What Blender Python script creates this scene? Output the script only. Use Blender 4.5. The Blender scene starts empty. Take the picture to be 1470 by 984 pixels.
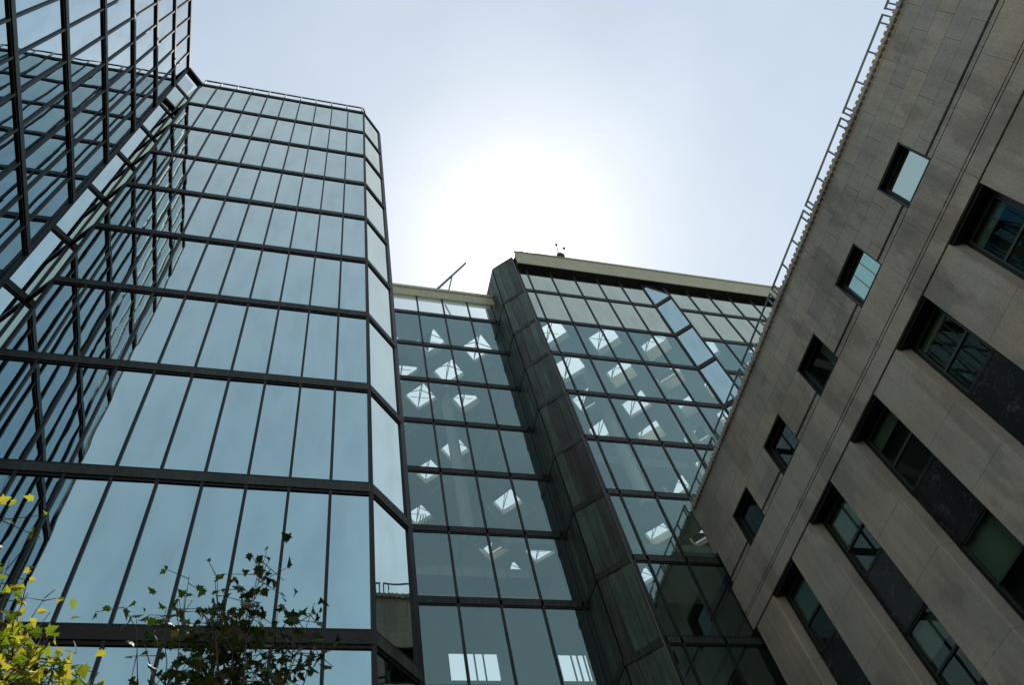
import bpy, bmesh, math, random
from mathutils import Vector, Matrix
random.seed(7)
sc = bpy.context.scene
col = sc.collection
EYE = 1.6                      # camera height; heights below are given from the eye and lifted by this
RAD = math.radians

# ------------------------------------------------------------------ camera
cam_d = bpy.data.cameras.new('camera'); cam = bpy.data.objects.new('camera', cam_d); col.objects.link(cam)
RX = ((0.9637979, -0.2125285, -0.1610129), (0.1076100, 0.8625539, -0.4943894), (0.2439541, 0.4591649, 0.8541979))
FPX = 1165.657
m = Matrix(((RX[0][0], -RX[1][0], -RX[2][0], 0), (RX[0][1], -RX[1][1], -RX[2][1], 0), (RX[0][2], -RX[1][2], -RX[2][2], EYE), (0, 0, 0, 1)))
cam.matrix_world = m
cam_d.sensor_width = 36.0; cam_d.lens = FPX / 1470 * 36.0; cam_d.clip_end = 6000; cam_d.clip_start = 0.05
sc.camera = cam

def pix_area(quad):
    """area in the photograph of a quad in world space, 0 if outside the frame"""
    pts = []
    for p in quad:
        d = (p[0], p[1], p[2] - EYE)
        c = [sum(RX[r][k] * d[k] for k in range(3)) for r in range(3)]
        if c[2] <= 0.05: return 0.0
        pts.append((735 + FPX * c[0] / c[2], 492 + FPX * c[1] / c[2]))
    cx = sum(p[0] for p in pts) / len(pts); cy = sum(p[1] for p in pts) / len(pts)
    if not (-40 < cx < 1510 and -40 < cy < 1024): return 0.0
    a = 0
    for i in range(len(pts)):
        x0, y0 = pts[i]; x1, y1 = pts[(i + 1) % len(pts)]; a += x0 * y1 - x1 * y0
    return abs(a) / 2

# ------------------------------------------------------------------ materials
class NT:
    def __init__(s, name):
        s.m = bpy.data.materials.new(name); s.m.use_nodes = True
        s.t = s.m.node_tree; s.t.nodes.clear(); s.out = s.n('ShaderNodeOutputMaterial')
    def n(s, typ, **kw):
        nd = s.t.nodes.new(typ)
        for k, v in kw.items(): setattr(nd, k, v)
        return nd
    def l(s, a, b): s.t.links.new(a, b)
    def geo(s): return s.n('ShaderNodeNewGeometry').outputs['Position']
    def mapped(s, scale, src=None, loc=(0, 0, 0)):
        mp = s.n('ShaderNodeMapping'); mp.inputs['Scale'].default_value = scale; mp.inputs['Location'].default_value = loc
        s.l(src or s.geo(), mp.inputs['Vector']); return mp.outputs[0]
    def noise(s, vec, scale, detail=4, rough=.55):
        nd = s.n('ShaderNodeTexNoise'); nd.inputs['Scale'].default_value = scale
        nd.inputs['Detail'].default_value = detail; nd.inputs['Roughness'].default_value = rough
        s.l(vec, nd.inputs['Vector']); return nd.outputs['Fac']
    def ramp(s, fac, stops):
        r = s.n('ShaderNodeValToRGB'); e = r.color_ramp.elements
        while len(e) < len(stops): e.new(.5)
        for i, (p, c) in enumerate(stops):
            e[i].position = p; e[i].color = (c[0], c[1], c[2], 1) if hasattr(c, '__len__') else (c, c, c, 1)
        s.l(fac, r.inputs[0]); return r.outputs[0]
    def mix(s, fac, a, b, mode='MIX'):
        x = s.n('ShaderNodeMix', data_type='RGBA', blend_type=mode)
        for v, i in ((fac, 0), (a, 6), (b, 7)):
            if hasattr(v, 'is_linked'): s.l(v, x.inputs[i])
            elif hasattr(v, '__len__'): x.inputs[i].default_value = (v[0], v[1], v[2], 1)
            else: x.inputs[i].default_value = v
        return x.outputs[2]
    def math(s, op, a, b=None):
        x = s.n('ShaderNodeMath', operation=op)
        for v, i in ((a, 0), (b, 1)):
            if v is None: continue
            if hasattr(v, 'is_linked'): s.l(v, x.inputs[i])
            else: x.inputs[i].default_value = v
        return x.outputs[0]
    def bump(s, h, strength, dist=.02):
        b = s.n('ShaderNodeBump'); b.inputs['Strength'].default_value = strength; b.inputs['Distance'].default_value = dist
        s.l(h, b.inputs['Height']); return b.outputs[0]
    def pbsdf(s, color, rough=.5, metal=0, normal=None, spec=None):
        p = s.n('ShaderNodeBsdfPrincipled')
        for v, k in ((color, 'Base Color'), (rough, 'Roughness'), (metal, 'Metallic')):
            if hasattr(v, 'is_linked'): s.l(v, p.inputs[k])
            elif hasattr(v, '__len__'): p.inputs[k].default_value = (v[0], v[1], v[2], 1)
            else: p.inputs[k].default_value = v
        if normal is not None: s.l(normal, p.inputs['Normal'])
        if spec is not None: p.inputs['Specular IOR Level'].default_value = spec
        return p.outputs[0]
    def done(s, sh): s.l(sh, s.out.inputs['Surface']); return s.m

def mat_mirror(name, base, wav=.010, edge=(1.0, .92, .73), expo=2.3):
    t = NT(name)
    v = t.mapped((.55, .55, .22))
    h = t.math('ADD', t.noise(v, 1.0, 2, .4), t.math('MULTIPLY', t.noise(t.mapped((1.6, 1.6, .8)), 1.0, 1, .4), .25))
    nrm = t.bump(h, 1.0, wav)
    dirt = t.ramp(t.noise(t.mapped((1.2, 1.2, .35)), 1.5, 6), [(.30, .88), (.52, .98), (.75, 1.03)])
    lw = t.n('ShaderNodeLayerWeight'); lw.inputs['Blend'].default_value = .5; t.l(nrm, lw.inputs['Normal'])
    c = t.mix(t.math('POWER', lw.outputs['Facing'], expo), base, edge)      # coated glass: whiter towards grazing
    c = t.mix(1.0, c, dirt, 'MULTIPLY')
    gl = t.n('ShaderNodeBsdfGlossy'); gl.inputs['Roughness'].default_value = .012
    t.l(c, gl.inputs['Color']); t.l(nrm, gl.inputs['Normal'])
    return t.done(gl.outputs[0])
def mat_clear(name, r0, tint_r, tint_t, wav=.004):
    t = NT(name)
    v = t.mapped((.5, .5, .25))
    nrm = t.bump(t.noise(v, 1.0, 2, .4), 1.0, wav)
    g = t.n('ShaderNodeBsdfGlossy'); g.inputs['Color'].default_value = (*tint_r, 1); g.inputs['Roughness'].default_value = .01
    t.l(nrm, g.inputs['Normal'])
    tr = t.n('ShaderNodeBsdfTransparent'); tr.inputs['Color'].default_value = (*tint_t, 1)
    lw = t.n('ShaderNodeLayerWeight'); lw.inputs['Blend'].default_value = .5
    # Schlick: facing output = 1-cos at blend 0.5
    f5 = t.math('POWER', lw.outputs['Facing'], 3.6)
    fac = t.math('ADD', t.math('MULTIPLY', f5, 1 - r0), r0)
    mx = t.n('ShaderNodeMixShader'); t.l(fac, mx.inputs[0]); t.l(tr.outputs[0], mx.inputs[1]); t.l(g.outputs[0], mx.inputs[2])
    return t.done(mx.outputs[0])
def mat_copper(name, dark, green, amt=.5, streak=True, rough=.55):
    t = NT(name)
    oi = t.n('ShaderNodeObjectInfo').outputs['Random']
    p = t.geo(); add = t.n('ShaderNodeVectorMath', operation='ADD'); t.l(p, add.inputs[0])
    cx = t.n('ShaderNodeCombineXYZ'); t.l(t.math('MULTIPLY', oi, 37.0), cx.inputs[0]); t.l(cx.outputs[0], add.inputs[1])
    pv = add.outputs[0]
    st = t.noise(t.mapped((9, 9, .35), pv), 1.0, 6, .65)
    bl = t.noise(t.mapped((.9, .9, .5), pv), 1.2, 4, .6)
    k = t.math('ADD', t.math('MULTIPLY', st, .6), t.math('MULTIPLY', bl, .45))
    k = t.math('ADD', k, t.math('MULTIPLY', t.math('SUBTRACT', oi, .5), .28))
    c = t.ramp(k, [(.52 - .16 * amt, dark), (.60, [(a + b) / 2 for a, b in zip(dark, green)]), (.74, green)])
    fine = t.ramp(t.noise(t.mapped((40, 40, 3), pv), 1.0, 3), [(.3, .75), (.7, 1.1)])
    c = t.mix(1.0, c, fine, 'MULTIPLY')
    return t.done(t.pbsdf(c, rough, 0, t.bump(st, .25, .01), .3))
def mat_plain(name, c, rough=.6, metal=0, var=.12, scale=3.0, spec=None):
    t = NT(name)
    f = t.ramp(t.noise(t.geo(), scale, 5), [(.3, 1 - var), (.7, 1 + var)])
    return t.done(t.pbsdf(t.mix(1.0, c, f, 'MULTIPLY'), rough, metal, None, spec))
def mat_stone(name, base, brick=None, stain=.5):
    """grey granite; brick = (width, row, y0, z0) ashlar joints in the wall plane"""
    t = NT(name); p = t.geo()
    speck = t.ramp(t.noise(p, 38.0, 3, .7), [(.32, .72), (.5, 1.0), (.70, 1.22)])
    big = t.ramp(t.noise(t.mapped((.8, .45, .45)), 1.0, 6, .6), [(.3, .80), (.55, 1.0), (.75, 1.12)])
    warm = t.mix(t.ramp(t.noise(t.mapped((1, .35, .5), None, (3, 1, 7)), .9, 4), [(.40, 0.0), (.68, .85)]), base, (base[0] * 1.06, base[1] * 1.0, base[2] * .88))
    c = t.mix(1.0, warm, speck, 'MULTIPLY'); c = t.mix(1.0, c, big, 'MULTIPLY')
    # run-off and damp stains with soft edges
    s1 = t.ramp(t.noise(t.mapped((.6, .55, .22), None, (0, 4.3, 1.7)), 1.3, 5, .55), [(.53, 1.0), (.565, 1 - .40 * stain), (.8, 1 - .55 * stain)])
    s2 = t.ramp(t.noise(t.mapped((1, 3.2, .25)), 1.2, 5, .6), [(.42, 1.0), (.72, 1 - .34 * stain)])
    c = t.mix(1.0, c, s1, 'MULTIPLY'); c = t.mix(1.0, c, s2, 'MULTIPLY')
    nrm = None
    if brick:
        sx = t.n('ShaderNodeSeparateXYZ'); t.l(p, sx.inputs[0])
        cb = t.n('ShaderNodeCombineXYZ')
        t.l(t.math('SUBTRACT', sx.outputs['Y'], brick[2]), cb.inputs[0]); t.l(t.math('SUBTRACT', sx.outputs['Z'], brick[3]), cb.inputs[1])
        b = t.n('ShaderNodeTexBrick'); b.offset = .37; b.offset_frequency = 2; b.squash = 1.0
        t.l(cb.outputs[0], b.inputs['Vector'])
        b.inputs['Scale'].default_value = 1.0; b.inputs['Brick Width'].default_value = brick[0]; b.inputs['Row Height'].default_value = brick[1]
        b.inputs['Mortar Size'].default_value = .008; b.inputs['Mortar Smooth'].default_value = .3; b.inputs['Bias'].default_value = 0
        b.inputs['Color1'].default_value = (.86, .89, .91, 1); b.inputs['Color2'].default_value = (1.10, 1.08, 1.03, 1); b.inputs['Mortar'].default_value = (.36, .35, .34, 1)
        c = t.mix(1.0, c, b.outputs['Color'], 'MULTIPLY')
    return t.done(t.pbsdf(c, .85, 0, t.bump(t.noise(p, 30, 3), .25, .006), .25))
def mat_marble(name):
    t = NT(name); p = t.geo()
    w = t.noise(p, 1.8, 6, .7)
    v = t.n('ShaderNodeTexVoronoi', feature='DISTANCE_TO_EDGE'); v.inputs['Scale'].default_value = 2.6
    add = t.n('ShaderNodeVectorMath', operation='ADD'); t.l(p, add.inputs[0])
    nz = t.n('ShaderNodeTexNoise'); nz.inputs['Scale'].default_value = 2.2; nz.inputs['Detail'].default_value = 6; t.l(p, nz.inputs['Vector'])
    t.l(nz.outputs['Color'], add.inputs[1]); t.l(add.outputs[0], v.inputs['Vector'])
    vein = t.ramp(v.outputs['Distance'], [(0.0, .16), (.025, .05), (.07, 0.0)])
    c = t.mix(t.ramp(w, [(.45, 0.0), (.65, 1.0)]), (.012, .014, .013), vein, 'ADD')
    return t.done(t.pbsdf(c, .28, 0, None, .4))
def mat_leaf(name, c1, c2, c3, trans=.45):
    t = NT(name)
    at = t.n('ShaderNodeAttribute'); at.attribute_name = 'tone'
    f = at.outputs['Fac']
    c = t.ramp(f, [(0.0, c1), (.5, c2), (1.0, c3)])
    d = t.pbsdf(c, .45, 0, None, .35)
    tr = t.n('ShaderNodeBsdfTranslucent'); t.l(t.mix(1.0, c, (1.25, 1.2, .55), 'MULTIPLY'), tr.inputs['Color'])
    mx = t.n('ShaderNodeMixShader'); mx.inputs[0].default_value = trans; t.l(d, mx.inputs[1]); t.l(tr.outputs[0], mx.inputs[2])
    return t.done(mx.outputs[0])

M = dict(
    mirror=mat_mirror('mirror_glass', (.395, .60, .65), .0075),
    mirror_darkened=mat_mirror('darkened_mirror_glass', (.055, .26, .40), .005, (1.0, .98, .92), 3.0),  # tower's mirror glass darkened: dim double reflection put into the colour
    mirror_block=mat_mirror('spandrel_glass', (.36, .44, .38), .005),
    clear=mat_clear('tinted_clear_glass', .215, (.62, .90, .88), (.80, .90, .87)),
    sky_glass=mat_clear('parapet_glass', .16, (.8, .9, .9), (.62, .70, .70)),
    copper=mat_copper('weathered_copper', (.020, .018, .016), (.070, .100, .082), .55),
    copper_pier=mat_copper('patinated_copper_cladding', (.028, .025, .022), (.11, .20, .155), 1.0),
    fascia=mat_copper('pale_copper_fascia', (.46, .49, .38), (.60, .64, .51), 1.0, rough=.7),
    frame=mat_plain('dark_bronze_frame', (.008, .010, .011), .55, 0, .12, 3.0, .25),
    mullion=mat_plain('bronze_mullion', (.013, .017, .019), .5, 0, .25, 5.0, .3),
    lighttrim=mat_plain('grey_metal_trim', (.16, .17, .16), .5, .4),
    dark=mat_plain('dark_void', (.012, .013, .013), .8),
    pale=mat_plain('pale_interior_wall', (.50, .52, .48), .8, 0, .1, .5),
    interior=mat_plain('interior_wall', (.05, .08, .08), .8, 0, .3, .6),
    ceiling=mat_plain('atrium_ceiling', (.70, .71, .62), .8, 0, .08, .5),
    well=mat_plain('skylight_well', (.80, .74, .60), .8, 0, .06),
    white=mat_plain('white_paint', (.75, .76, .74), .5, 0, .03),
    balcony=mat_plain('balcony_panel', (.42, .60, .58), .5, 0, .08),
    wood=mat_plain('slat_wood', (.42, .38, .28), .6, 0, .15),
    rail=mat_plain('painted_steel_rail', (.10, .13, .14), .45, .4),
    stone=mat_stone('granite', (.62, .605, .55)),
    ashlar=mat_stone('granite_ashlar', (.60, .59, .545), (1.57, .735, .45 - 1.57, 19.46 + EYE)),
    joint=mat_plain('stone_joint', (.03, .027, .024), .9),
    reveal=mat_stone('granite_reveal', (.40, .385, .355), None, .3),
    marble=mat_marble('dark_marble'),
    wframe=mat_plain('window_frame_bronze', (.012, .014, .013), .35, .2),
    wtrim=mat_plain('window_inner_frame', (.04, .062, .055), .5),
    blind=mat_plain('window_blind', (.25, .30, .26), .8, 0, .05),
    wglass=mat_clear('window_glass', .055, (.80, .95, .92), (.62, .80, .72), .0006),
    attic_glass_bright=mat_clear('brightened_window_glass', .58, (.80, .98, .90), (.62, .80, .72), .001),  # copy of the window glass, made more reflective to brighten two attic windows
    room=mat_plain('dark_room', (.05, .055, .05), .9),
    ground=mat_plain('paving', (.06, .058, .055), .85, 0, .15, 1.2),
    bark=mat_plain('tree_bark', (.085, .065, .05), .9, 0, .25, 12),
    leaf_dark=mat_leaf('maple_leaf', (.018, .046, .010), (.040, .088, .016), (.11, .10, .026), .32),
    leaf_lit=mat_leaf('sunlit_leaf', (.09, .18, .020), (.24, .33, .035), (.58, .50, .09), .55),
)

# ------------------------------------------------------------------ mesh builder
def wl(o):
    v = Vector((0, 0, 0))
    while o is not None: v += o.location; o = o.parent
    return v
class MB:
    def __init__(s): s.v = []; s.f = []; s.tone = []
    def poly(s, pts):
        i = len(s.v); s.v += [Vector(p) for p in pts]; s.f.append(list(range(i, i + len(pts))))
    def prism(s, plan, z0, z1):
        """closed prism over a plan polygon (counter-clockwise), world heights"""
        n = len(plan); i = len(s.v)
        s.v += [Vector((x, y, z0)) for x, y in plan] + [Vector((x, y, z1)) for x, y in plan]
        s.f.append([i + k for k in reversed(range(n))]); s.f.append([i + n + k for k in range(n)])
        for k in range(n):
            k2 = (k + 1) % n; s.f.append([i + k, i + k2, i + n + k2, i + n + k])
    def box(s, x0, x1, y0, y1, z0, z1):
        s.prism([(x0, y0), (x1, y0), (x1, y1), (x0, y1)], z0, z1)
    def obox(s, P0, P1, n, a0, a1, d0, d1, z0, z1):
        """box on a facade running P0->P1 with outward normal n: along a0..a1, depth d0..d1 outward"""
        u = ((P1[0] - P0[0]), (P1[1] - P0[1])); L = math.hypot(*u); u = (u[0] / L, u[1] / L)
        q = lambda a, d: (P0[0] + u[0] * a + n[0] * d, P0[1] + u[1] * a + n[1] * d)
        pl = [q(a0, d1), q(a1, d1), q(a1, d0), q(a0, d0)]
        s.prism(ccw(pl), z0, z1)
    def tube(s, p, q, r0, r1=None, n=6):
        p, q = Vector(p), Vector(q); r1 = r0 if r1 is None else r1
        d = (q - p).normalized(); a = d.orthogonal().normalized(); b = d.cross(a)
        i = len(s.v)
        for c, r in ((p, r0), (q, r1)):
            for k in range(n):
                t = 2 * math.pi * k / n; s.v.append(c + (a * math.cos(t) + b * math.sin(t)) * r)
        for k in range(n):
            k2 = (k + 1) % n; s.f.append([i + k, i + k2, i + n + k2, i + n + k])
        s.f.append([i + k for k in reversed(range(n))]); s.f.append([i + n + k for k in range(n)])
    def build(s, name, mat, parent=None, kind=None, bevel=0):
        o0 = wl(parent) if parent else Vector((0, 0, 0))
        me = bpy.data.meshes.new(name); me.from_pydata([tuple(v - o0) for v in s.v], [], s.f); me.update()
        me.materials.append(M[mat] if isinstance(mat, str) else mat)
        if s.tone:
            at = me.attributes.new('tone', 'FLOAT', 'FACE')
            for k, tv in enumerate(s.tone): at.data[k].value = tv
        o = bpy.data.objects.new(name, me); col.objects.link(o)
        if parent: o.parent = parent
        if kind: o['kind'] = kind
        if bevel:
            b = o.modifiers.new('bevel', 'BEVEL'); b.width = bevel; b.segments = 2; b.limit_method = 'ANGLE'
        return o
def ccw(pl):
    a = sum(pl[i][0] * pl[(i + 1) % len(pl)][1] - pl[(i + 1) % len(pl)][0] * pl[i][1] for i in range(len(pl)))
    return pl if a > 0 else pl[::-1]
def thing(name, label, cat, loc=(0, 0, 0), group=None):
    o = bpy.data.objects.new(name, None); o.location = loc; col.objects.link(o); o.empty_display_size = .3
    o['label'] = label; o['category'] = cat
    if group: o['group'] = group
    return o
def tag(o, label, cat, group=None):
    o['label'] = label; o['category'] = cat
    if group: o['group'] = group
    return o

# ------------------------------------------------------------------ setting: ground
g = MB(); g.box(-3000, 3000, -3000, 3000, -1.0, 0.0); g.build('ground', 'ground', None, 'structure')

# ------------------------------------------------------------------ curtain wall
prng = random.Random(17)
def facade(root, P0, P1, segs, zbars, ztop, zbot, panes, band=.24, lip=.075, proud=.05, mw=.055, mp=.04, glass='mirror', bandmat='copper', row_glass=None, trims=(True, True), end_w=None, split_bars=True, drop=()):
    """Glass wall P0->P1 (outside is to the right of the direction of travel). zbars are band centres (world z)."""
    u = ((P1[0] - P0[0]), (P1[1] - P0[1])); L = math.hypot(*u); u = (u[0] / L, u[1] / L); n = (u[1], -u[0])
    q = lambda a, d, z: (P0[0] + u[0] * a + n[0] * d, P0[1] + u[1] * a + n[1] * d, z)
    if isinstance(segs, int): cuts = [L * k / segs for k in range(segs + 1)]
    else: cuts = list(segs)
    levels = sorted([zbot] + [z for z in zbars] + ([ztop] if ztop not in zbars else []))
    for r in range(len(levels) - 1):
        za, zb = levels[r], levels[r + 1]
        for k in range(len(cuts) - 1):
            ta, tb, tc_ = prng.gauss(0, .0009), prng.gauss(0, .0016), prng.gauss(0, .0006)
            quad = [q(cuts[k], -ta - tb + tc_, za), q(cuts[k + 1], ta - tb - tc_, za), q(cuts[k + 1], ta + tb + tc_, zb), q(cuts[k], -ta + tb - tc_, zb)]
            gl = row_glass(za, zb) if row_glass else glass
            panes.append((pix_area(quad), quad, gl))
    for z in zbars:
        b = MB(); b.obox(P0, P1, n, 0, L, -.06, proud, z - band / 2, z + band / 2)
        o = b.build('spandrel_band', bandmat, root)
        f = MB()
        for sgn in (-1, 1):
            c0 = z + sgn * band / 2; f.obox(P0, P1, n, 0, L, -.05, proud * .55, min(c0, c0 + sgn * lip), max(c0, c0 + sgn * lip))
        f.build('band_frame', 'frame', o)
    for k, a in enumerate(cuts):
        w = mw
        if k in (0, len(cuts) - 1):
            if not trims[0 if k == 0 else 1]: continue
            w = end_w or mw
        b = MB(); b.obox(P0, P1, n, a - w / 2, a + w / 2, -.05, mp, zbot, levels[-1])
        b.build('mullion', 'mullion', root)
    return q, cuts, n
def emit_panes(root, panes, limit=100, rest=None):
    panes = sorted(panes, key=lambda p: -p[0])
    for a, quad, gl in panes[:limit]:
        if a <= 0 and limit < 1000:
            break
        b = MB(); b.poly(quad); b.build('window_pane', gl, root)
    else:
        a = 1
    cnt = min(limit, sum(1 for p in panes if p[0] > 0))
    left = panes[cnt:]
    for gl in sorted(set(p[2] for p in left)):
        b = MB()
        for p in left:
            if p[2] == gl: b.poly(p[1])
        b.build('window_panes', gl, root, 'stuff')

# ================================================================== left glass tower
FZ = [EYE + 9.03 + 3.685 * k for k in range(-2, 10)]            # floor bands; the last is the roof edge
TOP = FZ[-1]
tower = thing('glass_tower', 'tall blue mirror-glass tower with copper bands, filling the left of the view', 'building', (-4, 12, 0))
A = (-6.87, 1.89); B = (-6.87, 9.83); W_ = (-7.565, 10.525); V_ = (-6.95, 11.14); C = (-6.28, 10.47); D = (1.54, 10.47); E_ = (2.424, 11.354); F_ = (2.424, 15.28); G_ = (2.424, 21.6); H_ = (-24, 21.6); I_ = (-24, 1.0); J_ = (-7.75, 1.0)
tp = []
zb = EYE + 1.66 - 3.0
# facing +X (F0): travel so that outside is on the right:  B<-A  means direction +Y has right = +X
facade(tower, A, B, 10, FZ, TOP, 0, tp, proud=.07, mp=.05, end_w=.10, glass='mirror_darkened')
facade(tower, B, W_, 1, FZ[:-1], TOP, 0, tp, trims=(False, False), glass='mirror_darkened')
facade(tower, W_, V_, 1, FZ, TOP + 2.3, 0, tp, trims=(False, False))
facade(tower, V_, C, 1, FZ[:-1], TOP, 0, tp, trims=(True, False), end_w=.08)
b = MB(); b.prism(ccw([(B[0] + .03, B[1] - .04), (C[0] + .04, C[1] - .03), (C[0] - .10, C[1] + .14), (B[0] - .13, B[1] + .13)]), TOP - .14, TOP + .098); b.build('notch_lid', 'frame', tower)
b = MB(); b.prism(ccw([(W_[0] - .05, W_[1] + .05), (V_[0] - .05, V_[1] + .05), (V_[0] - 1.2, V_[1] + 2.2), (W_[0] - 1.6, W_[1] + 1.8)]), TOP, TOP + 2.28); b.build('penthouse_wall', 'dark', tower)
b = MB(); b.obox(B, C, (.7071, -.7071), -.02, math.dist(B, C) + .02, .02, .10, TOP - .12, TOP + .12); b.build('lid_fascia', 'copper', tower)
facade(tower, C, D, 10, FZ, TOP, 0, tp, end_w=.085)
facade(tower, D, E_, 1, FZ, TOP, 0, tp, trims=(False, True), end_w=.16)
facade(tower, E_, F_, 5, FZ, TOP, 0, tp, trims=(False, False))
facade(tower, J_, A, 1, FZ, TOP, 0, tp, trims=(True, False))
facade(tower, I_, J_, 20, FZ[-3:], TOP, 0, tp)
emit_panes(tower, tp, 100)
b = MB(); b.prism(ccw([F_, G_, (2.30, 21.6), (2.30, 15.28)]), 0, TOP); b.build('side_wall', 'copper', tower)
b = MB(); b.prism(ccw([(-23.9, 1.2), (-7.8, 1.2), (-7.06, 2.0), (-7.06, 9.80), (-7.80, 10.50), (-6.95, 11.40), (-6.2, 10.67), (1.46, 10.67), (2.25, 11.45), (2.25, 21.5), (-23.9, 21.5)]), 0, TOP - .3)
b.build('core_wall', 'dark', tower)
b = MB(); b.prism(ccw([(-23.9, 1.2), (-7.8, 1.2), (-6.99, 2.0), (-6.99, 9.85), (-7.72, 10.60), (-6.95, 11.32), (-6.24, 10.6), (1.5, 10.6), (2.3, 11.4), (2.3, 21.5), (-23.9, 21.5)]), TOP - .28, TOP + .10)
b.build('roof', 'copper', tower)
# roof-edge rail of the main face: thin dark bar on white posts
r = MB(); r.box(-6.2, 1.50, 10.40, 10.46, TOP + .76, TOP + .83); rail = r.build('roof_rail', 'frame', tower)
for k in range(11):
    x = -6.15 + k * .76; p = MB(); p.box(x - .035, x + .035, 10.40, 10.45, TOP + .10, TOP + .757); p.build('rail_post', 'white', rail)
r = MB(); r.obox((1.53, 10.43), (2.0, 11.4), (.899, -.436), 0, .9, -.03, .03, TOP + .76, TOP + .83); r.build('rail_return', 'frame', rail)

# ================================================================== atrium block (right, taller) and link (left, lower)
HY, GY = 19.39, 21.69
HT = EYE + 47.82; HB = EYE + 46.4
HZ = [EYE + 42.85 - 3.705 * k for k in range(0, 12)]
GZ = [EYE + 42.70 - 3.705 * k for k in range(0, 12)]
CEIL = EYE + 43.0
block = thing('glass_block', 'tall glazed atrium block with pale copper fascia, behind the stone building', 'building', (16, 25, 0))
hp = []
PX0 = 12.26; XB0, XB1 = 20.70, 22.28; XE = 34.0
hrow = lambda za, zb_: 'mirror_block' if za > HZ[1] - .1 else 'clear'
cutsH = [0] + [12.84 + 1.572 * k - PX0 for k in range(0, 5)] + [XB0 - PX0]
facade(block, (PX0, HY), (XB0, HY), cutsH, HZ, HB, 0, hp, band=.25, lip=.08, mw=.085, mp=.05, row_glass=hrow, trims=(True, True), end_w=.13)
cutsR = [0] + [1.58 * k for k in range(1, 7)] + [XE - XB1]
facade(block, (XB1, HY), (XE, HY), cutsR, HZ, HB, 0, hp, band=.25, lip=.08, mw=.085, mp=.05, row_glass=hrow, trims=(False, True), end_w=.12)
# pale fascia overhanging a dark soffit
b = MB(); b.box(PX0 + .0, XE, HY - .39, HY - .34, EYE + 46.02, HT); b.box(PX0 + .0, XE, HY - .45, HY - .391, HT - .10, HT + .06); b.build('fascia', 'fascia', block)
b = MB(); b.box(PX0 + .02, XE, HY - .338, HY + .6, EYE + 46.05, EYE + 46.3); b.build('soffit', 'frame', block)
b = MB(); b.box(PX0 + .1, XE, HY - .335, HY + .5, EYE + 46.31, HT - .12); b.build('parapet', 'dark', block)
# triangular glazed bay
bay = MB(); bb = []
AA, BB, CC = (XB0, HY), (21.49, HY - .79), (XB1, HY)
zt = EYE + 45.95; zf = EYE + 43.25
q = [(*AA, 0), (*BB, 0), (*BB, zf), (*AA, zt)]
zl = [0] + sorted(HZ)
bz = sorted([z for z in HZ])
bandm = MB(); bandf = MB()
lv = [0] + bz
for i in range(len(lv) - 1):
    for P, Q in ((AA, BB), (BB, CC)):
        quad = [(*P, lv[i]), (*Q, lv[i]), (*Q, lv[i + 1]), (*P, lv[i + 1])]; hp.append((pix_area(quad) if P is AA else 0, quad, 'mirror'))
hp.append((400, [(*AA, bz[-1]), (*BB, bz[-1]), (*BB, zf), (*AA, zt)], 'mirror'))
hp.append((0, [(*BB, bz[-1]), (*CC, bz[-1]), (*CC, zt), (*BB, zf)], 'mirror'))
hp.append((300, [(*AA, zt), (*BB, zf), (*CC, zt)], 'sky_glass'))
emit_panes(block, hp, 100)
s2 = .70711
for P, Q, n in ((AA, BB, (-s2, -s2)), (BB, CC, (s2, -s2))):
    for z in bz:
        b = MB(); b.obox(P, Q, n, 0, math.dist(P, Q), -.05, .05, z - .16, z + .16); b.build('bay_band', 'copper', block)
b = MB()
b.tube((*BB, 0), (*BB, zf), .07); b.tube((*AA, 0), (*AA, zt), .085); b.tube((*AA, zt), (*BB, zf), .05); b.tube((*CC, zt), (*BB, zf), .05); b.tube((*AA, zt), (*CC, zt), .05)
b.build('bay_frame', 'mullion', block)

# copper pier (45 degree face, then a face running back to the link)
PC = 1.10
Pa, Pb, Pc = (PX0 - .02, HY + .02), (PX0 - PC, HY + PC), (PX0 - PC, GY + 1.2)
pier = MB(); pier.prism(ccw([(PX0 - .02, HY + .04), (PX0 - PC + .02, HY + PC), (PX0 - PC + .02, GY + 1.5), (PX0 + 1.0, GY + 1.5), (PX0 + .10, HY + .6), (PX0 + .10, HY + .1)]), 0, HT + .1)
pr = pier.build('copper_pier', 'frame', block)
n45 = (-s2, -s2); L45 = math.dist(Pa, Pb)
levels = [0] + sorted(HZ) + [HT + .05]
for i in range(len(levels) - 1):
    z0 = levels[i] + .17; z1 = levels[i + 1] - .17
    w3 = [(.04, .30), (.34, .62), (.66, .96)]
    w3 = [(.05, .33, .035), (.34, .70, .02), (.71, .97, .035)]
    for a0, a1, d in w3:
        b = MB(); b.obox(Pa, Pb, n45, a0 * L45, a1 * L45, .002, d, z0, z1); b.build('copper_panel', 'copper_pier', pr)
    for a0, a1 in ((.04, .34), (.36, .66), (.68, .98)):
        LL = GY + .0 - Pb[1]
        b = MB(); b.obox(Pb, (Pb[0], GY), (-1, 0), a0 * LL, a1 * LL, .002, .03, z0, z1); b.build('copper_panel', 'copper_pier', pr)
    if i:
        z = levels[i]
        b = MB(); b.obox(Pa, Pb, n45, 0.0, L45, .002, .05, z - .15, z + .15); b.obox(Pb, (Pb[0], GY), (-1, 0), 0.06, GY - Pb[1], .002, .05, z - .15, z + .15); b.build('joint_band', 'copper', pr)
b = MB(); b.obox(Pa, Pb, n45, -.02, .05, .002, .06, 0, HT + .1); b.build('edge_trim', 'lighttrim', pr)

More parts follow.
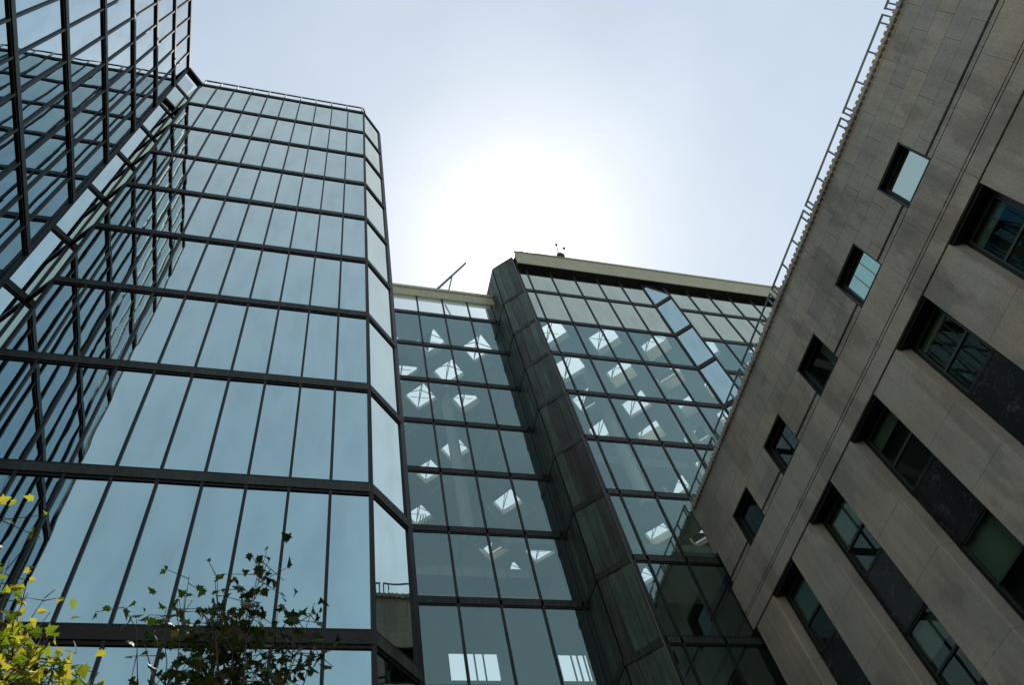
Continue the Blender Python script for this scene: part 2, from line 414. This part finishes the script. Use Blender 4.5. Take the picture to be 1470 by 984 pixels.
# link
link = thing('glass_link', 'lower glazed link with diamond skylights, between the mirror tower and the copper pier', 'building', (7, 24, 0))
gp = []
GX0 = 2.43; GX1 = PX0 - PC + .05
GT = EYE + 46.1; GB = EYE + 44.85
cutsG = [0] + [6.20 + 1.575 * k - GX0 for k in range(-2, 4)] + [GX1 - GX0]
grow = lambda za, zb_: 'sky_glass' if za > GZ[0] - .1 else 'clear'
facade(link, (GX0, GY), (GX1, GY), cutsG, GZ, GB, 0, gp, band=.26, lip=.08, mw=.085, mp=.05, row_glass=grow, trims=(True, False), end_w=.12)
emit_panes(link, gp, 100)
b = MB(); b.box(GX0, GX1 - .02, GY - .10, GY + .25, GB, GT - .30); b.box(GX0, GX1 - .02, GY - .16, GY + .25, GT - .297, GT); b.build('fascia', 'fascia', link)
b = MB(); b.tube((8.05, GY + .35, GB + .1), (8.75, GY + .9, CEIL + .2), .05); b.build('roof_strut', 'lighttrim', link)

# ceilings with diamond skylights, wells and cross bars
BW0 = 45.0
def ceiling(root, x0, x1, y0, y1, xoff, yoff, SX, SY, R):
    cs = []
    j = 0; y = y0 + yoff
    while y < y1 - R:
        x = x0 + xoff + (SX / 2 if j % 2 else 0)
        while x < x1 - R:
            if x > x0 + R + .05: cs.append((x, y))
            x += SX
        y += SY; j += 1
    T = .10; srng = random.Random(21)
    cs = [c for c in cs if srng.random() > (.06 if c[1] < 28 else .5)]
    bm = bmesh.new()
    # slab underside as a strip grid with diamond holes: triangulate by filling edges
    ed = []
    def ring(pts):
        vs = [bm.verts.new((px, py, CEIL)) for px, py in pts]
        for i in range(len(vs)): ed.append(bm.edges.new((vs[i], vs[(i + 1) % len(vs)])))
    ring([(x0, y0), (x1, y0), (x1, y1), (x0, y1)])
    for x, y in cs: ring([(x + R, y), (x, y + R), (x - R, y), (x, y - R)])
    bmesh.ops.triangle_fill(bm, use_beauty=True, use_dissolve=False, edges=ed)
    o0 = wl(root)
    for v in bm.verts: v.co -= o0
    me = bpy.data.meshes.new('ceiling'); bm.to_mesh(me); bm.free(); me.materials.append(M['ceiling'])
    o = bpy.data.objects.new('ceiling', me); col.objects.link(o); o.parent = root
    sol = o.modifiers.new('thick', 'SOLIDIFY'); sol.thickness = T; sol.offset = 1 if True else 0
    for x, y in cs:
        Zt = CEIL + srng.choice((.30, .42, .70, 1.2)); R2 = R * .97; bx = srng.choice((0, 0, .3, -.3)) * R
        w = MB()
        lo = [(x + R, y), (x, y + R), (x - R, y), (x, y - R)]; hi = [(x + R2, y), (x, y + R2), (x - R2, y), (x, y - R2)]
        for k in range(4):
            k2 = (k + 1) % 4
            w.poly([(*lo[k], CEIL + .02), (*hi[k], Zt), (*hi[k2], Zt), (*lo[k2], CEIL + .02)])
            lo_o = [(x + (p[0] - x) * 1.05, y + (p[1] - y) * 1.05) for p in lo]; hi_o = [(x + (p[0] - x) * 1.1, y + (p[1] - y) * 1.1) for p in hi]
            w.poly([(*lo_o[k2], CEIL + .12), (*hi_o[k2], Zt), (*hi_o[k], Zt), (*lo_o[k], CEIL + .12)])
            w.poly([(*hi[k], Zt), (*hi_o[k], Zt), (*hi_o[k2], Zt), (*hi[k2], Zt)])
        sk = w.build('skylight', 'well', root)
        c = MB(); ap = (x, y, Zt + .55)
        for k in (range(4) if srng.random() < .5 else (1, 3)): c.tube((*hi[k], Zt), ap, .03, .03, 4)
        if srng.random() < .6: c.tube((x - R2 * .62, y + R2 * .36, Zt + .2), (x + R2 * .62, y + R2 * .36, Zt + .2), .02, .02, 4)
        c.tube((x, y - R2, Zt), (x, y + R2, Zt), .035, .035, 4)
        if srng.random() < .42:                       # one half closed by a solid panel: a triangular light
            k = srng.choice((0, 1, 2, 3)); c.poly([(*hi[k], Zt + .06), (*hi[(k + 1) % 4], Zt + .06), (*hi[(k + 2) % 4], Zt + .06)])
        c.build('glazing_bar', 'lighttrim', sk)
ceiling(block, PX0 + .14, 33.95, HY + .15, 45.0, 2.3, 2.7, 3.5, 2.25, 1.16)
ceiling(link, GX0 + .05, PX0 + .12, GY + .15, 45.0, 1.95, 2.0, 2.9, 1.95, 1.02)
# deep diagonal beams under the ceilings
def beams(root, x0, x1, y0, y1, SX, SY, xoff, yoff, mat):
    d = Vector((SX / 2, SY)).normalized(); b = MB(); srng = random.Random(4)
    for sgn in (-1, 1):
        for k in range(-14, 30):
            if srng.random() < .45: continue
            # the line x = xs + sgn * (SX / 2 / SY) * (y - y0)
            xs_ = x0 + xoff + SX * (k + .5) - sgn * (SX / 2) * yoff / SY
            ya, yb = y0, y1; m_ = sgn * SX / 2 / SY
            lo, hi = sorted(((x0 - xs_) / m_ + y0, (x1 - xs_) / m_ + y0))
            ya, yb = max(ya, lo), min(yb, hi)
            if yb - ya < .6: continue
            P = (xs_ + m_ * (ya - y0), ya); Q = (xs_ + m_ * (yb - y0), yb)
            L = math.dist(P, Q); n = ((Q[1] - P[1]) / L, -(Q[0] - P[0]) / L)
            bm_ = MB(); bm_.obox(P, Q, n, .1, L - .1, -.07, .07, CEIL - (.42 if sgn > 0 else .35), CEIL - .012); bm_.build('ceiling_beam', mat, root)
beams(block, PX0 + .4, 33.8, HY + .4, 40.0, 3.5, 2.25, 2.3, 2.7, 'ceiling')
b = MB(); b.box(PX0 + .0, PX0 + .28, HY + 1.2, 45.0, CEIL - .3, CEIL - .013); b.build('ceiling_beam', 'ceiling', block)
beams(link, GX0 + .05, GX1 + .2, GY + .4, 40.0, 2.9, 1.95, 1.95, 2.0, 'ceiling')
b = MB(); b.box(GX0 + .1, 33.8, 31.0, BW0 - .1, EYE + 21.0, EYE + 21.4); b.build('bounce_slab', 'white', block)  # added slab, out of view, bounces skylight sun up onto the ceiling
for cx_, cy_, rt in ((17.6, 24.6, block), (23.2, 25.4, block), (8.9, 27.5, link), (6.0, 31.0, link)):
    b = MB(); b.tube((cx_, cy_, EYE + 30.0), (cx_, cy_, CEIL - .02), .34, .34, 14); b.build('column', 'pale', rt)
b = MB(); b.box(13.2, 26.0, 30.2, 30.7, EYE + 40.9, EYE + 41.7); b.build('gallery_edge', 'pale', block)
b = MB(); b.box(13.2, 30.0, 34.2, 34.7, EYE + 37.2, EYE + 37.8); b.build('gallery_edge', 'balcony', block)
# perimeter plenum behind the two spandrel rows of the block
b = MB(); b.box(PX0 + .2, XE, HY + .10, HY + .14, HZ[1] + .2, EYE + 46.04); b.build('plenum_wall', 'dark', block)
# interior of the atrium: back wall with balcony, slatted strip and openings to the sky
BW = 45.0
def wall_with_openings(root, x0, x1, ops, mat='interior'):
    w = MB(); xs = sorted([x0] + [a for o in ops for a in o[:2]] + [x1])
    z0, z1 = ops[0][2], ops[0][3]
    w.box(x0, x1, BW, BW + .3, 0, z0); w.box(x0, x1, BW, BW + .3, z1, CEIL + .02)
    for i in range(0, len(xs), 2): w.box(xs[i], xs[i + 1], BW, BW + .3, z0, z1)
    w.build('back_wall', mat, root)
    f = MB()
    for a, b_, c, d in ops:
        for t in (.36, .52, .70): f.box(a + (b_ - a) * t - .05, a + (b_ - a) * t + .05, BW + .05, BW + .15, c, d)
    f.build('window_bars', 'mullion', root)
wall_with_openings(link, GX0, GX1 + .3, [(11.9 - .0, 11.95, 34, 34.1)] if False else [(6.0, 8.8, EYE + 35.6, EYE + 38.0)])
wall_with_openings(block, GX1 + .31, 33.9, [(11.70, 15.2, EYE + 35.6, EYE + 38.0), (19.6, 22.4, EYE + 35.6, EYE + 38.0)])
b = MB(); b.box(-3, 2.3, BW, BW + .3, 0, CEIL); b.build('back_wall', 'interior', link)
b = MB(); b.box(33.9, 34.1, HY + .1, BW + .3, 0, CEIL); b.build('side_wall', 'interior', block)
b = MB(); b.box(GX0 - .1, GX0 + .0, GY + 6, BW, 0, CEIL); b.build('side_wall', 'interior', link)
b = MB(); b.box(GX0, GX1 + .25, 30, BW, 5.0, 5.3); b.build('floor_slab', 'interior', link)
# balcony with pale panels and slats above (seen through the lower panes)
bal = MB(); bal.box(6.0, GX1 + 5.4, 36.0, 37.5, EYE + 36.0, EYE + 36.25); bl = bal.build('balcony', 'interior', block)
for k in range(5):
    x = 7.9 + k * 1.45; p = MB(); p.box(x + .03, x + 1.39, 35.93, 35.99, EYE + 36.0, EYE + 36.75); p.build('balcony_panel', 'balcony', bl)
sl = MB()
for k in range(46):
    x = 8.2 + k * .16; sl.box(x, x + .06, 34.6, 36.6, CEIL - 3.3, CEIL - 3.2)
sl.build('ceiling_slats', 'wood', block)

# ================================================================== stone building
SX = 15.70; S0, S1 = -14.0, 19.34
stone = thing('stone_building', 'grey granite building with dark recessed window bays, leaning in on the right', 'building', (22, 6, 0))
Zc = lambda z: EYE + z
NB = 5
bay_y = [3.36 + 3.155 * k for k in range(6)]        # near edges of the window bays
att = [(y, y + 1.45) for y in bay_y]
w = MB(); w.box(SX, SX + .45, S0, S1, Zc(20.92), Zc(23.33)); w.build('upper_wall', 'ashlar', stone)
ys = [S0] + [v for a in att for v in a]
for i in range(0, len(ys), 2):
    y0 = ys[i]; y1 = min(ys[i + 1] if i + 1 < len(ys) else S1, S1)
    if y0 >= S1: continue
    w = MB(); w.box(SX, SX + .45, y0, y1, Zc(19.635), Zc(20.917)); w.build('attic_wall', 'ashlar', stone)
    w = MB(); w.box(SX, SX + .45, y0, y1, Zc(19.36), Zc(19.525)); w.build('sill_course', 'ashlar', stone)
w = MB()
for i in range(0, len(ys), 2):
    y0 = ys[i]; y1 = min(ys[i + 1] if i + 1 < len(ys) else S1, S1)
    if y0 < S1: w.box(SX + .07, SX + .40, y0 + .004, y1 - .004, Zc(19.526), Zc(19.634))
w.box(SX + .05, SX + .44, S0, S1, Zc(19.285), Zc(19.358))
w.box(SX + .05, SX + .44, S0, S1, Zc(18.062), Zc(18.098)); w.box(SX + .05, SX + .44, S0, S1, Zc(17.942), Zc(17.978)); w.box(SX + .03, SX + .44, S0, S1, Zc(17.345), Zc(17.378))
w.build('shadow_groove', 'joint', stone)
w = MB()
jy = [S0, -8.9, -5.5, -2.1, .58] + [v for y in bay_y for v in (y - .08, y + 1.77)]
jy = [v for v in jy if v < S1 - .2] + [S1]
for z0, z1, x in ((18.10, 19.283, SX - .03), (17.98, 18.06, SX - .03), (17.38, 17.94, SX - .03)):
    for i in range(len(jy) - 1): w.box(x, SX + .45, jy[i] + .004, jy[i + 1] - .004, Zc(z0), Zc(z1))
w.build('string_course', 'stone', stone)
# piers between the bays, with splayed reveals, in blocks
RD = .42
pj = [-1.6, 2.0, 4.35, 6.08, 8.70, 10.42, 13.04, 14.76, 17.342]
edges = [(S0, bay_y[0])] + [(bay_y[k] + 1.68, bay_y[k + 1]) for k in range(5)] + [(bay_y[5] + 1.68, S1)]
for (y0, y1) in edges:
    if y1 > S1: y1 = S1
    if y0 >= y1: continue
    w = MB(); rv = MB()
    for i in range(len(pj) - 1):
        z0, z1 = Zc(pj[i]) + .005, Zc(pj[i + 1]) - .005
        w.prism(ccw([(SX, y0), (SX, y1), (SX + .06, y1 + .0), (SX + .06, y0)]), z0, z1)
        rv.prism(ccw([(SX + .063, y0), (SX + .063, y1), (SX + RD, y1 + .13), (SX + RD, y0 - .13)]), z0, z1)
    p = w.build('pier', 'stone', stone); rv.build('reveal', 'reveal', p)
    j = MB(); j.box(SX + .03, SX + .3, y0 + .06, y1 - .06, 0.01, Zc(17.3)); j.build('pier_joint', 'joint', p)
# cornice with dentils
w = MB(); w.box(SX - .02, SX + .45, S0, S1, Zc(23.332), Zc(23.47)); cor = w.build('cornice', 'stone', stone)
d = MB(); y = -3.0
while y < S1 - .2:
    d.box(SX - .095, SX - .022, y, y + .12, Zc(23.27), Zc(23.49)); y += .207
d.build('dentil_course', 'stone', cor)
w = MB(); w.box(SX - .015, SX + .45, S0, S1, Zc(23.472), Zc(23.53)); w.build('coping', 'stone', cor)
# body behind
w = MB(); w.box(SX + .95, 33.0, S0, S1, 0, Zc(23.3)); w.build('body_wall', 'room', stone)
w = MB(); w.box(SX + .46, 33.0, S0, S1, Zc(23.31), Zc(23.45)); w.build('roof', 'stone', stone)
w = MB(); w.box(SX + .46, SX + .94, S0, bay_y[0] - .3, 0, Zc(23.3)); w.build('inner_wall', 'room', stone)
# end return by the atrium
# attic windows
rnd = random.Random(3)
for k, (y0, y1) in enumerate(att):
    y1 = min(y1, S1 - .02)
    f = MB(); z0, z1 = Zc(19.362), Zc(20.915); xr = SX + .02
    f.box(xr, SX + .42, y0 + .003, y0 + .05, z0, z1); f.box(xr, SX + .42, y1 - .05, y1 - .003, z0, z1)
    f.box(xr, SX + .42, y0 + .052, y1 - .052, z1 - .05, z1 - .002); f.box(xr, SX + .42, y0 + .052, y1 - .052, z0 + .002, z0 + .05)
    wn = f.build('attic_window', 'wframe', stone)
    i = MB(); x0, x1 = SX + .21, SX + .27
    i.box(x0, x1, y0 + .052, y0 + .12, z0 + .052, z1 - .052); i.box(x0, x1, y1 - .12, y1 - .052, z0 + .052, z1 - .052)
    i.box(x0, x1, y0 + .122, y1 - .122, z1 - .13, z1 - .052); i.box(x0, x1, y0 + .122, y1 - .122, z0 + .052, z0 + .10); i.build('sash', 'wtrim', wn)
    gl = MB(); gl.poly([(SX + .24, y0 + .12, z0 + .1), (SX + .24, y1 - .12, z0 + .1), (SX + .24, y1 - .12, z1 - .13), (SX + .24, y0 + .12, z1 - .13)][::-1]); gl.build('pane', 'attic_glass_bright' if k < 2 else 'wglass', wn)
    if k in (0, 1):
        bl = MB(); bl.box(SX + .30, SX + .32, y0 + .06, y1 - .06, z0 + .05, z1 - .1); bl.build('blind', 'white', wn)
    elif k == 2:
        bl = MB(); bl.box(SX + .43, SX + .44, y0 + .06, y0 + .55, z0 + .05, z1 - .1); bl.build('blind', 'blind', wn)
# bay windows and marble panels
wins = [(14.78, 17.25), (10.45, 12.90), (6.12, 8.57), (2.2, 4.24)]
XW = SX + RD
for k in range(6):
    y0 = bay_y[k] + .13; y1 = bay_y[k] + 1.68 - .13
    y0 = bay_y[k] + .0; y1 = min(bay_y[k] + 1.68, S1)
    if y0 > S1 - .1: continue
    for j, (z0, z1) in enumerate(wins):
        z0, z1 = Zc(z0), Zc(z1)
        f = MB(); fw = .085
        f.box(XW - .06, XW + .06, y0 + .002, y0 + fw + .10, z0, z1); f.box(XW - .06, XW + .06, y1 - fw - .10, y1 - .002, z0, z1)
        f.box(XW - .06, XW + .06, y0 + fw + .102, y1 - fw - .102, z1 - fw, z1); f.box(XW - .06, XW + .06, y0 + fw + .102, y1 - fw - .102, z0, z0 + fw)
        wn = f.build('bay_window', 'wframe', stone)
        ya, yb = y0 + fw + .102, y1 - fw - .102
        s_ = MB(); zt_ = z0 + (z1 - z0) * .44
        s_.box(XW - .03, XW + .03, ya, ya + .05, z0 + fw, z1 - fw); s_.box(XW - .03, XW + .03, yb - .05, yb, z0 + fw, z1 - fw)
        s_.box(XW - .035, XW + .035, ya + .052, yb - .052, zt_ - .04, zt_ + .04); s_.box(XW - .03, XW + .03, ya + .052, yb - .052, z0 + fw, z0 + fw + .05); s_.box(XW - .03, XW + .03, ya + .052, yb - .052, z1 - fw - .05, z1 - fw)
        s_.build('sash', 'wtrim', wn)
        gl = MB(); gl.poly([(XW + .01, ya, z0 + fw), (XW + .01, ya, z1 - fw), (XW + .01, yb, z1 - fw), (XW + .01, yb, z0 + fw)]); gl.build('pane', 'wglass', wn)
        frac = [.14, .12, .20, .42, .5, .3][k] if j == 0 else rnd.choice([.25, .35, .3, .5])
        bl = MB(); bl.box(XW + .14, XW + .16, ya, yb, z1 - fw - (z1 - z0) * frac, z1 - .02); bl.build('blind', 'blind', wn)
        rm = MB(); rm.box(XW + .45, XW + .50, y0, y1, z0, z1); rm.build('room_wall', 'room', wn)
    tops = [17.25] + [a for a, b_ in wins]; 
    for j, (z0, z1) in enumerate([(12.903, 14.777), (8.573, 10.447), (4.243, 6.117), (-1.55, 2.197)]):
        m_ = MB(); m_.box(XW - .05, XW + .10, y0 + .002, y1 - .002, Zc(z0), Zc(z1)); m_.build('marble_panel', 'marble', stone)
    m_ = MB(); m_.box(SX + .05, XW + .06, y0 + .002, y1 - .002, Zc(17.252), Zc(17.344)); m_.build('recess_head_darkened', 'wframe', stone)  # recess shade put into the colour: head borrows the dark frame bronze

# railings along the parapet: one section per bay, each a thing
ords = ['topmost, cut by the top edge of the photo', 'second from the top, over plain wall without a window', 'above the topmost attic window', 'above the second attic window from the top', 'above the third attic window from the top', 'above the fourth attic window from the top', 'lowest one, reaching the glass wall']
def railing(k, y0, y1):
    o = thing('roof_railing', 'steel parapet railing section, ' + ords[k], 'railing', (SX + .03, y0, Zc(23.53)), 'steel railing sections along the granite parapet')
    x = SX + .03; t = .026; zt_ = Zc(24.12)
    b = MB(); b.box(x - t, x + t, y0, y1, zt_ - .055, zt_); b.build('top_rail', 'rail', o)
    for yy in (y0, y0 + .22, y0 + (y1 - y0) * .355, y0 + (y1 - y0) * .655, y1 - .22, y1 - .06):
        yy = min(max(yy, y0 + .0), y1 - .05)
        p = MB(); p.box(x - t, x + t, yy, yy + .05, Zc(23.531), zt_ - .056); p.build('post', 'rail', o)
for k in range(7):
    y0 = -2.86 + 3.165 * k + .0; railing(k, y0, min(y0 + 3.04, S1 - .05))

# ================================================================== roof equipment
dv = thing('roof_davit', 'thin grey boom leaning up from the lower glass link roof', 'davit', (7.9, 22.25, GT))
b = MB(); b.tube((7.55, 22.25, GT + .9), (10.23, 22.2, EYE + 52.3), .085, .075); b.build('boom', 'rail', dv)
b = MB(); b.tube((8.35, 22.25, GT + .3), (9.0, 22.22, GT + 3.65), .05); b.build('strut', 'rail', dv)
b = MB(); b.box(7.4, 8.5, 22.05, 22.45, GT + .0, GT + .95); b.build('base', 'rail', dv)
HY -= .30
am = thing('roof_antenna', 'small weather mast on the roof edge of the glass block', 'antenna', (15.5, HY, HT))
b = MB(); b.tube((15.50, HY - .1, HT + .07), (15.50, HY - .1, HT + .85), .32, .04, 8); b.build('cone_base', 'lighttrim', am)
b = MB(); b.tube((15.50, HY - .1, HT + .8), (15.66, HY - .1, HT + 2.2), .03); b.tube((15.60, HY - .1, HT + 1.5), (16.12, HY - .1, HT + 1.75), .022); b.build('mast', 'rail', am)
for x, z in ((15.67, 2.25), (16.13, 1.8)):
    b = MB(); b.tube((x, HY - .1, HT + z - .09), (x, HY - .1, HT + z + .09), .10, .06, 8); b.build('wind_cup', 'rail', am)

# ================================================================== trees
def leaf_shape():
    # five-lobed maple leaf in its own plane, petiole at the origin, length 1
    return [(0, 0), (.16, .10), (.46, .06), (.36, .24), (.62, .48), (.34, .50), (.28, .62), (.0, 1.0), (-.28, .62), (-.34, .50), (-.62, .48), (-.36, .24), (-.46, .06), (-.16, .10)]
LS = leaf_shape()
def add_leaf(mb, p, direction, size, rng, tone):
    d = Vector(direction).normalized()
    s = d.cross(Vector((rng.uniform(-1, 1), rng.uniform(-1, 1), rng.uniform(-.3, 1)))).normalized()
    nrm = d.cross(s)
    fold = rng.uniform(.1, .45); sx = rng.uniform(.55, .95)
    i = len(mb.v)
    ctr = []
    for x, y in LS:
        mb.v.append(Vector(p) + (s * x * sx + d * y + nrm * (abs(x) * fold - .25 * y * y * fold)) * size)
    # two halves so the leaf can fold along its midrib
    n = len(LS)
    mb.f.append([i + k for k in range(0, 8)]); mb.f.append([i + 7] + [i + k for k in range(8, n)] + [i])
    mb.tone += [tone, tone]
def tip_at(px, py, Y):
    dx, dy = px - 735, py - 492
    d = [RX[0][k] * dx + RX[1][k] * dy + RX[2][k] * FPX for k in range(3)]
    t = Y / d[1]; return Vector((d[0] * t, d[1] * t, EYE + d[2] * t))
def tree(name, label, base, trunk_top, tips, leafmat, rng, size, nleaf, tone_rng, spread):
    o = thing(name, label, 'tree', (base[0], base[1], 0))
    t = MB(); p0 = Vector(base); prev = p0; nseg = 6
    tt = Vector(trunk_top)
    pts = [p0.lerp(tt, k / nseg) + Vector((rng.uniform(-.03, .03), rng.uniform(-.03, .03), 0)) * (1 if 0 < k < nseg else 0) for k in range(nseg + 1)]
    for k in range(nseg): t.tube(pts[k], pts[k + 1], .085 - .055 * k / nseg, .085 - .055 * (k + 1) / nseg, 8)
    lv = MB()
    br = MB()
    for (tip, dens) in tips:
        tip = Vector(tip)
        st = pts[-1].lerp(pts[-3], rng.random()) if dens >= 0 else pts[-1]
        mid = st.lerp(tip, .55) + Vector((rng.uniform(-.08, .08), rng.uniform(-.08, .08), rng.uniform(-.12, .02)))
        chain = [st.lerp(mid, .5) + Vector((rng.uniform(-.03, .03),) * 3), mid, mid.lerp(tip, .55) + Vector((rng.uniform(-.04, .04), rng.uniform(-.04, .04), .02)), tip]
        a = st; r = .013
        for c in chain: br.tube(a, c, r, r * .62, 5); a = c; r *= .62
        n = int(nleaf * abs(dens))
        for q in range(n):
            f = rng.random() ** .42
            seg = [st, *chain]; u = .35 + .65 * f; ii = min(int(u * 4), 3); c0 = seg[ii].lerp(seg[ii + 1], u * 4 - ii)
            off = Vector((rng.gauss(0, 1), rng.gauss(0, 1), rng.gauss(0, .8))) * spread * (1.15 - .45 * f)
            node = c0 + off
            if rng.random() < .6: br.tube(c0, node, .0035, .002, 3)
            d = Vector((rng.uniform(-1, 1), rng.uniform(-1, 1), rng.uniform(-.9, .35)))
            add_leaf(lv, node, d, size * rng.uniform(.55, 1.15), rng, rng.uniform(*tone_rng) if rng.random() < .85 else rng.uniform(tone_rng[1], 1))
    t.build('trunk', 'bark', o); br.build('branches', 'bark', o); lv.build('crown', leafmat, o)
    return o
rng = random.Random(11)
Y = 4.2
tips = [(tip_at(*p, Y + rng.uniform(-.25, .35)), d) for p, d in [((383, 790), .55), ((372, 812), .35), ((345, 845), .9), ((312, 830), .4), ((272, 826), .3), ((318, 868), .9), ((290, 880), .9), ((250, 872), .7), ((232, 884), .6), ((178, 872), .22), ((196, 890), .15), ((340, 880), 1.0), ((372, 868), .7), ((400, 905), .8), ((425, 885), .6), ((452, 866), .45), ((468, 880), .15), ((360, 925), 1.0), ((320, 945), 1.1), ((285, 940), .9), ((255, 955), .6), ((230, 975), .5), ((390, 950), 1.0), ((430, 938), .5), ((462, 940), .45), ((345, 975), 1.1), ((375, 985), 1.0), ((300, 985), .9), ((415, 975), .5), ((330, 1010), 1.2), ((280, 1010), .8), ((380, 1020), 1.0)]]
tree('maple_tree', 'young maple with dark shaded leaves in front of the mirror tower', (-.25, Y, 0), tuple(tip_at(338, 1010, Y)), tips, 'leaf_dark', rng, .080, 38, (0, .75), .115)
rng = random.Random(5)
Y = 3.75
tips = [(tip_at(*p, Y + rng.uniform(-.25, .25)), d) for p, d in [((14, 805), .3), ((24, 830), .5), ((40, 852), .35), ((65, 858), .25), ((72, 880), .18), ((8, 690), .18), ((-10, 720), .4), ((-6, 840), .5), ((10, 900), 1.0), ((30, 915), .9), ((70, 915), .35), ((55, 930), .8), ((90, 940), .8), ((20, 940), 1.2), ((50, 960), 1.3), ((100, 965), .9), ((12, 975), 1.2), ((75, 985), 1.2), ((110, 990), .6), ((35, 1000), 1.2), ((-20, 950), 1.0), ((-20, 900), .9), ((-35, 820), .7), ((85, 1015), .8)]]
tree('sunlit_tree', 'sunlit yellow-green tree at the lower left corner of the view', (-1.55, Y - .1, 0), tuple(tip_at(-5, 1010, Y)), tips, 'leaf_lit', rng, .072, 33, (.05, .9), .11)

# ------------------------------------------------------------------ sun, sky
def pixdir(px, py):
    dx, dy = px - 735, py - 492
    return Vector([RX[0][k] * dx + RX[1][k] * dy + RX[2][k] * FPX for k in range(3)]).normalized()
sd = pixdir(745, 364)
elev = math.asin(sd.z); azi = math.atan2(sd.x, sd.y)
sl_ = bpy.data.lights.new('sun', 'SUN'); sl_.energy = 4.0; sl_.angle = RAD(.53); sl_.color = (1, .96, .88)
so = bpy.data.objects.new('sun', sl_); col.objects.link(so); so.rotation_euler = sd.to_track_quat('Z', 'Y').to_euler(); so.location = (0, 0, 80)
wd = bpy.data.worlds.new('World'); sc.world = wd; wd.use_nodes = True
t = wd.node_tree; t.nodes.clear()
out = t.nodes.new('ShaderNodeOutputWorld'); bg = t.nodes.new('ShaderNodeBackground')
sky = t.nodes.new('ShaderNodeTexSky'); sky.sky_type = 'NISHITA'; sky.sun_disc = False; sky.sun_elevation = elev; sky.sun_rotation = azi
sky.air_density = 3.0; sky.dust_density = .45; sky.ozone_density = 1.0; sky.altitude = 80
def wn(typ, **kw):
    n = t.nodes.new(typ)
    for k, v in kw.items(): setattr(n, k, v)
    return n
def wm(op, a, b=None):
    x = wn('ShaderNodeMath', operation=op)
    for v, i in ((a, 0), (b, 1)):
        if v is None: continue
        if hasattr(v, 'is_linked'): t.links.new(v, x.inputs[i])
        else: x.inputs[i].default_value = v
    return x.outputs[0]
tc = wn('ShaderNodeTexCoord'); dirv = tc.outputs['Generated']
dot = wn('ShaderNodeVectorMath', operation='DOT_PRODUCT'); t.links.new(dirv, dot.inputs[0]); dot.inputs[1].default_value = sd
dv_ = wm('MAXIMUM', dot.outputs['Value'], 0.0)
# thin cirrus veil: brighter round the sun, patchy elsewhere
nz = wn('ShaderNodeTexNoise'); nz.inputs['Scale'].default_value = 3.2; nz.inputs['Detail'].default_value = 7; nz.inputs['Roughness'].default_value = .55
t.links.new(dirv, nz.inputs['Vector'])
cr = wn('ShaderNodeValToRGB'); cr.color_ramp.elements[0].position = .36; cr.color_ramp.elements[0].color = (0, 0, 0, 1); cr.color_ramp.elements[1].position = .72; cr.color_ramp.elements[1].color = (1, 1, 1, 1)
t.links.new(nz.outputs['Fac'], cr.inputs[0])
glow = wm('ADD', wm('ADD', wm('MULTIPLY', wm('POWER', dv_, 12000.0), 900.0), wm('MULTIPLY', wm('POWER', dv_, 700.0), 22.0)), wm('ADD', wm('MULTIPLY', wm('POWER', dv_, 110.0), 3.2), wm('MULTIPLY', wm('POWER', dv_, 9.0), .3)))
veil = wm('ADD', wm('MULTIPLY', cr.outputs[0], 1.0), wm('ADD', glow, 2.55))
vc = wn('ShaderNodeMix', data_type='RGBA', blend_type='MULTIPLY'); vc.inputs[0].default_value = 1.0
comb = wn('ShaderNodeCombineXYZ')
for i in range(3): t.links.new(veil, comb.inputs[i])
t.links.new(comb.outputs[0], vc.inputs[6]); vc.inputs[7].default_value = (1.02, 1.0, 1.02, 1)
ad = wn('ShaderNodeMix', data_type='RGBA', blend_type='ADD'); ad.inputs[0].default_value = 1.0
t.links.new(sky.outputs[0], ad.inputs[6]); t.links.new(vc.outputs[2], ad.inputs[7])
t.links.new(ad.outputs[2], bg.inputs['Color']); bg.inputs['Strength'].default_value = .08
t.links.new(bg.outputs[0], out.inputs['Surface'])

# ------------------------------------------------------------------ render settings
sc.view_settings.view_transform = 'Standard'; sc.view_settings.look = 'None'; sc.view_settings.gamma = 1; sc.view_settings.exposure = 0.08
sc.render.engine = 'CYCLES'
cy = sc.cycles
cy.max_bounces = 12; cy.glossy_bounces = 8; cy.diffuse_bounces = 4; cy.transparent_max_bounces = 24; cy.transmission_bounces = 8
cy.use_denoising = True
cy.sample_clamp_indirect = 8.0
cy.caustics_reflective = False; cy.caustics_refractive = False
